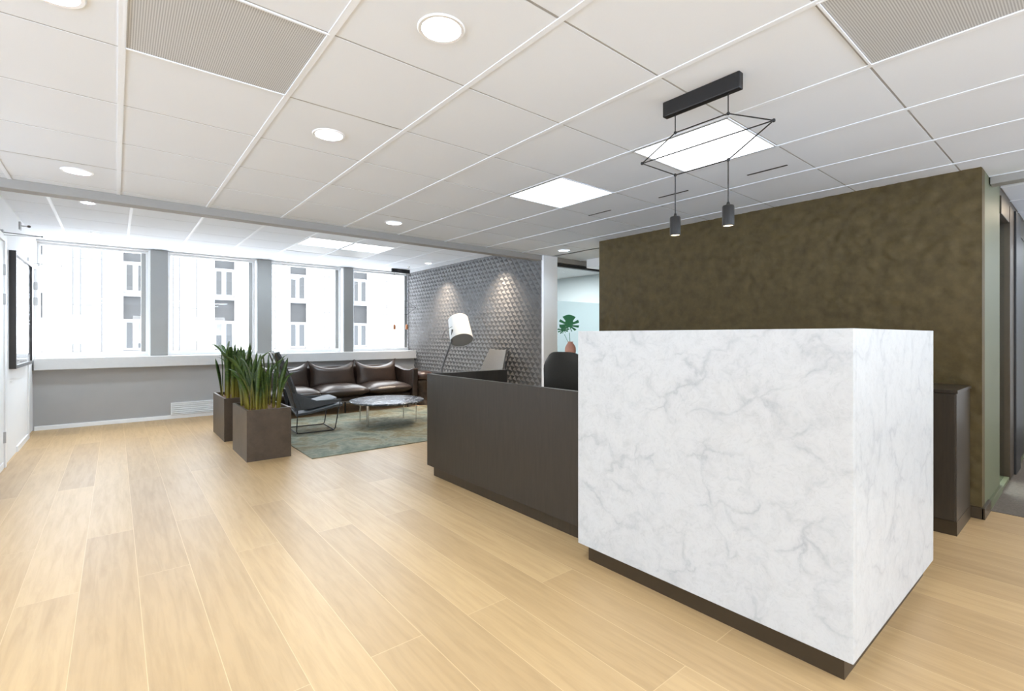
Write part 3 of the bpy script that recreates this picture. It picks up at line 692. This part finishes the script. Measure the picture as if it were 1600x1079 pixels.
# ---------------------------------------------------------------- planters
def snake_plant(loc, lx, ly, h, lo, hi, nleaf, seed, label, centre=(0, 0), spreadx=.3, spready=.3):
    rg = random.Random(seed)
    t = thing('planter_plant', label, 'plant', loc, 0, 'snake plants in dark box planters'); w_ = .022; a, b = lx/2, ly/2
    P = MB()
    P.box(-a, a, -b, -b+w_, 0, h).box(-a, a, b-w_, b, 0, h).box(-a, -a+w_, -b+w_, b-w_, 0, h).box(a-w_, a, -b+w_, b-w_, 0, h).box(-a+w_, a-w_, -b+w_, b-w_, 0, .02)
    P.build('planter', 'planter_bronze', t)
    n = 14; so = MB()
    for j in range(n+1):
        for i in range(n+1):
            so.v.append((-a+w_+(lx-2*w_)*i/n, -b+w_+(ly-2*w_)*j/n, h-.035+rg.uniform(-.008, .012)))
    for j in range(n):
        for i in range(n): q = j*(n+1)+i; so.f.append((q, q+1, q+n+2, q+n+1))
    so.build('soil', 'soil', t, smooth=True, ang=0)
    F = MB(); al = []
    for k in range(nleaf):
        bx, by = centre[0]+rg.uniform(-1, 1)*spreadx, centre[1]+rg.uniform(-1, 1)*spready
        L = rg.uniform(lo, hi); W = rg.uniform(.036, .062)*(.85+.3*L); yaw = rg.uniform(0, 2*PI)
        out = math.atan2(by-centre[1], bx-centre[0])+rg.uniform(-.8, .8); lean = rg.uniform(.05, .45)*L*(.6+rg.random()); tw = rg.uniform(-.8, .8)
        if rg.random() < .07: lean *= 2.6
        ns = 12; base = len(F.v)
        for i in range(ns+1):
            s_ = i/ns; r = lean*(s_**1.8); z = h-.04+L*math.sin(min(1, s_)*PI/2*.98)**.9 if lean > .3*L else h-.04+L*s_
            wd = W*(.55+1.1*s_-.55*s_*s_)*(1-s_**5)**.8+.0015
            ya = yaw+tw*s_; cx_, cy_ = bx+math.cos(out)*r, by+math.sin(out)*r
            dx, dy = math.cos(ya)*wd/2, math.sin(ya)*wd/2; nx, ny = -math.sin(ya)*wd*.22, math.cos(ya)*wd*.22
            th = .0022
            for (qx, qy) in ((-dx, -dy), (nx, ny), (dx, dy), (nx-math.sin(ya)*-th*2, ny+math.cos(ya)*-th*2)):
                F.v.append((cx_+qx, cy_+qy, z)); al.append(s_)
        for i in range(ns):
            for q in range(4): F.f.append((base+i*4+q, base+i*4+(q+1) % 4, base+(i+1)*4+(q+1) % 4, base+(i+1)*4+q))
    o = F.build('foliage', 'snake_leaf', t, smooth=True, ang=0)
    at = o.data.attributes.new('along', 'FLOAT', 'POINT')
    for i, v_ in enumerate(al): at.data[i].value = v_
    return t
snake_plant((1.175, 5.56, 0), .40, .72, .495, .36, .58, 34, 4, 'green snake plants in the front dark box planter', (.0, .02), .14, .27)
snake_plant((1.165, 6.78, 0), .40, .80, .495, .46, .70, 34, 11, 'green snake plants in the rear dark box planter nearer the windows', (-.0, .0), .15, .30)
# ---------------------------------------------------------------- rug
r = MB(); nx_, ny_ = 60, 70; rx0, rx1, ry0, ry1 = 1.50, 4.42, 4.94, 7.49
r.box(rx0, rx1, ry0, ry1, .0, .009)
tag(r.build('rug', 'rug_wool', bevel=.003), 'faded green and ochre patterned rug under the coffee table', 'rug')
# ---------------------------------------------------------------- sofa
sf = thing('leather_sofa', 'dark brown leather three seat sofa under the windows', 'sofa', (2.80, 7.93, 0))
a = 1.15
MB().box(-a, a, -.36, .42, .185, .25).build('base_frame', 'brown_leather', sf, bevel=.02)
for k in range(3):
    cxk = -.765+.765*k
    MB().cushion(cxk, -.09, .335, .80, .78, .22, puff=.30, e=3.6).build('seat_cushion', 'brown_leather', sf, smooth=True, ang=0)
for k in range(3):
    cxk = -.765+.765*k
    # pillow with pinched, raised corners
    t = MB(); n1, n2 = 20, 14; W0, H0, T0 = .77, .41, .24
    vs_ = []
    for side in (1, -1):
        for j in range(n2+1):
            for i in range(n1+1):
                u = i/n1*2-1; v = j/n2*2-1
                prof = ((1-u**4)*(1-v**4))**.5
                edge_in = .062*(1-u*u)*abs(v)**2 ; edge_in2 = .03*(1-v*v)*abs(u)**3
                x = u*(W0/2-edge_in2); z = v*(H0/2)-(edge_in if v > 0 else 0)*1.6
                y = side*T0/2*prof
                vs_.append((cxk+x, .20+y+.10*(z/H0), .575+z+.035*max(0, v)**2*abs(u)**5))
    m = (n1+1)*(n2+1); fs = []
    for s_ in (0, 1):
        for j in range(n2):
            for i in range(n1): q = s_*m+j*(n1+1)+i; fs.append((q, q+1, q+n1+2, q+n1+1))
    t.add(vs_, fs); bmx = t
    o = t.build('back_cushion', 'brown_leather', sf, smooth=True, ang=0)
for s_ in (-1, 1):
    pr = [(-.43, .19), (.42, .19), (.42, .70), (.32, .69), (.10, .645), (-.12, .625), (-.32, .635), (-.42, .665), (-.45, .655), (-.44, .40)]
    x0, x1 = (a-.01, a+.09) if s_ > 0 else (-a-.09, -a+.01)
    MB().prism(pr, 'x', x0, x1).build('armrest', 'brown_leather', sf, bevel=.035, seg=4, smooth=True, ang=1.2)
MB().box(-a, a, .36, .44, .25, .70).build('backrest', 'brown_leather', sf, bevel=.03, seg=3)
for x, y in ((-1.08, -.37), (1.08, -.37), (-1.08, .37), (1.08, .37), (0, -.37), (0, .37)):
    z0 = .009 if y < 0 else 0
    MB().tube([(x, y, 0), (x, y, .175)], .012, 10).build('leg', 'black_metal', sf)
# ---------------------------------------------------------------- coffee table
ct = thing('coffee_table', 'round dark marble coffee table with thin metal legs on the rug', 'table', (2.92, 6.30, .009))
MB().lathe([(.001, .300), (.485, .300), (.500, .310), (.500, .318), (.492, .325), (.001, .325)], n=72).build('tabletop', 'dark_marble', ct, smooth=True)
MB().tube([(-.27, -.02, .292), (.27, .02, .292)], .008, 8).tube([(0, -.25, .292), (0, .25, .292)], .008, 8).build('underframe', 'chrome', ct)
for (x, y), rr in (((-.34, -.14), .017), ((.36, -.16), .006), ((.38, .26), .008), ((-.25, .34), .008)):
    MB().tube([(x, y, 0), (x, y, .300)], rr, 14).build('leg', 'chrome', ct, smooth=True)
# ---------------------------------------------------------------- lounge chairs
def lounge(loc, rz, label, mat, edge):
    t = thing('lounge_chair', label, 'chair', loc, rz, 'high backed lounge chairs')
    # faces +x; width along y
    w0, w1 = .30, .27
    def slab(pts, th, wf, name, m):
        M_ = MB(); n = len(pts); k = 5; vs_ = []
        for side in (0, 1):
            for i, (x, z) in enumerate(pts):
                p0 = Vector(pts[max(i-1, 0)]); p1 = Vector(pts[min(i+1, n-1)]); d = (p1-p0).normalized(); nn = Vector((-d.y, d.x))
                for j in range(k):
                    v = j/(k-1)*2-1; dish = .035*(v*v)
                    q = Vector((x, z))+nn*(dish+(th if side else 0)); vs_.append((q.x, v*wf(i/(n-1)), q.y))
        m_ = n*k; fs = []
        for s_ in (0, 1):
            for i in range(n-1):
                for j in range(k-1): q = s_*m_+i*k+j; fs.append((q, q+1, q+k+1, q+k))
        for i in range(n-1):
            for j in (0, k-1): q = i*k+j; fs.append((q, q+k, q+k+m_, q+m_))
        for j in range(k-1):
            for i in (0, n-1): q = i*k+j; fs.append((q, q+1, q+1+m_, q+m_))
        M_.add(vs_, fs); return M_.build(name, m, t, smooth=True, ang=.7, bevel=.004)
    slab([(-.24, .30), (-.27, .40), (-.315, .55), (-.37, .72), (-.43, .88), (-.48, .99)][::-1], .022, lambda s_: .20+.10*min(1, s_*1.6), 'backrest', mat)
    slab([(-.26, .285), (-.10, .300), (.08, .335), (.22, .365), (.30, .372)][::-1], .03, lambda s_: .28, 'seat', mat)
    MB().cushion(.06, 0, .362, .42, .46, .05, puff=.3, M=Matrix.Rotation(-.22, 3, 'Y')).build('seat_pad', mat, t, smooth=True, ang=0)
    for s_ in (-1, 1):
        y = s_*.285
        MB().prism([(-.27, .29), (-.10, .30), (.29, .37), (.28, .40), (-.02, .40), (-.20, .47), (-.30, .52)], 'y', y-.008, y+.008).build('side_wing', mat, t, bevel=.003)
        MB().tube([(-.235, y*.97, .36), (-.245, y*.93, .03), (-.235, y*.92, .008), (-.22, y*.92, .0065), (.17, y*.9, .0065), (.20, y*.9, .012), (.215, y*.91, .03), (.27, y*.98, .365)], .0065, 8).build('leg_frame', 'black_metal', t, smooth=True, ang=0)
    MB().tube([(-.24, -.262, .010), (-.24, .262, .010)], .0065, 8).build('cross_bar', 'black_metal', t, smooth=True)
    MB().tube([(.20, -.256, .010), (.20, .256, .010)], .0065, 8).build('cross_bar', 'black_metal', t, smooth=True)
    MB().tube([(-.26, .292, .33), (-.315, .27, .55), (-.48, .205, .99), (-.485, 0, .995), (-.48, -.205, .99), (-.315, -.27, .55), (-.26, -.292, .33)], .008, 8).build('edge_piping', edge, t, smooth=True)
    return t
lounge((1.98, 6.50, .009), math.radians(-4), 'dark grey high backed lounge chair on thin wire legs by the planters', 'chair_fabric_dark', 'bronze_frame')
lounge((3.93, 5.66, .009), math.radians(178), 'light grey high backed lounge chair before the embossed dark wall', 'chair_fabric_grey', 'black_metal')
# ---------------------------------------------------------------- root stool with cushion
sr = thing('root_stool', 'dark gnarled wood stool topped with a brown leather cushion beside the sofa', 'stool', (4.25, 7.74, .0))
k = MB(); n = 24; rg_ = random.Random(2); prof = [(.17, 0), (.16, .06), (.11, .16), (.10, .26), (.13, .36), (.17, .42), (.16, .44), (.001, .44)]
vs_ = []
for i, (rr, z) in enumerate(prof):
    for j in range(n): q = 2*PI*j/n; rj = rr*(1+.16*math.sin(3*q+i*.7)+.08*math.sin(7*q+i*1.3)); vs_.append((rj*math.cos(q), rj*math.sin(q), z))
fs = [(i*n+j, i*n+(j+1) % n, (i+1)*n+(j+1) % n, (i+1)*n+j) for i in range(len(prof)-1) for j in range(n)]
k.add(vs_, fs).build('stump', 'stump_wood', sr, smooth=True, ang=0)
MB().lathe([(.001, .44), (.16, .442), (.195, .475), (.20, .52), (.18, .56), (.12, .585), (.001, .592)], n=36).build('cushion', 'cushion_leather', sr, smooth=True, ang=0)
# ---------------------------------------------------------------- floor lamp
fl = thing('floor_lamp', 'white cylinder shade floor lamp on a bent dark stem behind the desk', 'lamp', (3.62, 6.0, .009))
MB().lathe([(.001, 0), (.14, 0), (.14, .012), (.02, .02), (.001, .022)], n=36).build('base', 'black_metal', fl, smooth=True)
MB().tube([(0, 0, .015), (0, 0, .74), (.03, 0, .83), (.16, 0, 1.13), (.17, 0, 1.30)], .012, 10).build('pole', 'cable_grey', fl, smooth=True)
ax = Vector((-.10, .02, 1)).normalized(); c0 = Vector((.31, -.04, 1.14))
rot = Vector((0, 0, 1)).rotation_difference(ax).to_matrix() @ Matrix.Rotation(0, 3, 'Z')
def place(o, c): o.matrix_local = Matrix.Translation(c) @ rot.to_4x4()
sh = MB().lathe([(.168, 0), (.172, 0), (.150, .38), (.146, .385), (.144, .38), (.166, .003)], n=48).build('lamp_shade', 'lamp_shade_white', fl, smooth=True)
# tip the shade towards the camera so that its mouth shows
rot = (Matrix.Rotation(-.30, 3, 'Y') @ Matrix.Rotation(math.radians(-43), 3, Vector((.79, -.61, 0)))); place(sh, c0)
ih = MB().lathe([(.001, .004), (.164, .004), (.164, .012), (.001, .012)], n=40).build('inner_diffuser', 'shade_inner', fl); place(ih, c0)
tp = MB().lathe([(.001, .372), (.145, .372), (.145, .378), (.001, .378)], n=40).build('top_disc', 'lamp_shade_white', fl); place(tp, c0)
MB().tube([(-.03, 0, 1.15), (.16, 0, 1.145)], .004, 6).tube([(.0, 0, 1.17), (.04, 0, 1.28), (.17, 0, 1.34)], .004, 6).build('fork_handle', 'cable_grey', fl, smooth=True)
# ---------------------------------------------------------------- building across the street
DY = 34.0
bd = thing('stone_building', 'white stone clad building with narrow window columns across the street', 'building', (0, DY, 0))
strips = [.34+4.29*k for k in range(-2, 7)]; SW = 1.12
zs0, zs1 = -9, 16
xs_ = [-14]+[e for s_ in strips for e in (s_, s_+SW)]+[34]
wb = MB()
for i in range(0, len(xs_), 2): wb.box(xs_[i], xs_[i+1], 0, .6, zs0, zs1)
wb.build('wall', 'facade_stone', bd)
jb = MB()
for s_ in strips:
    for dx in (-.9, -2.05, -1.75): jb.box(s_+dx-.04, s_+dx+.04, -.012, 0, zs0, zs1)
    for kz in range(-3, 6):
        z = kz*2.45+.4
        jb.box(s_-2.05, s_-.9, -.01, 0, z-.03, z+.03); jb.box(s_-.9, s_, -.01, 0, z+.9-.015, z+.9+.015); jb.box(s_-3.17, s_-2.05, -.01, 0, z+1.5-.015, z+1.5+.015)
jb.build('stone_joints', 'facade_joint', bd)
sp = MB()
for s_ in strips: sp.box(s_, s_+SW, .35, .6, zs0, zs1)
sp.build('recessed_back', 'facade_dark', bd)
for s_ in strips[1:8]:
    for zf in (-2.7, .5, 3.7, 6.9):
        w_ = MB().box(s_+.02, s_+SW-.02, .28, .35, zf-.08, zf+.06).box(s_+.02, s_+SW-.02, .28, .35, zf+1.48, zf+1.66).box(s_+.02, s_+.14, .28, .35, zf+.06, zf+1.48).box(s_+SW-.14, s_+SW-.02, .28, .35, zf+.06, zf+1.48).box(s_+.42, s_+.66, .28, .35, zf+.06, zf+1.48).build('window', 'facade_frame', bd)
        MB().box(s_+.14, s_+SW-.14, .30, .345, zf+.06, zf+1.48).build('pane', 'facade_glass', w_)
        MB().box(s_, s_+SW, .10, .35, zf-.28, zf-.10).build('ledge', 'facade_frame', bd)
st(MB().box(-30, 50, 9.3, DY, -5.2, -5).build('ground', 'bounce_ground'))
# outer face of our own building, so that the street is closed on both sides
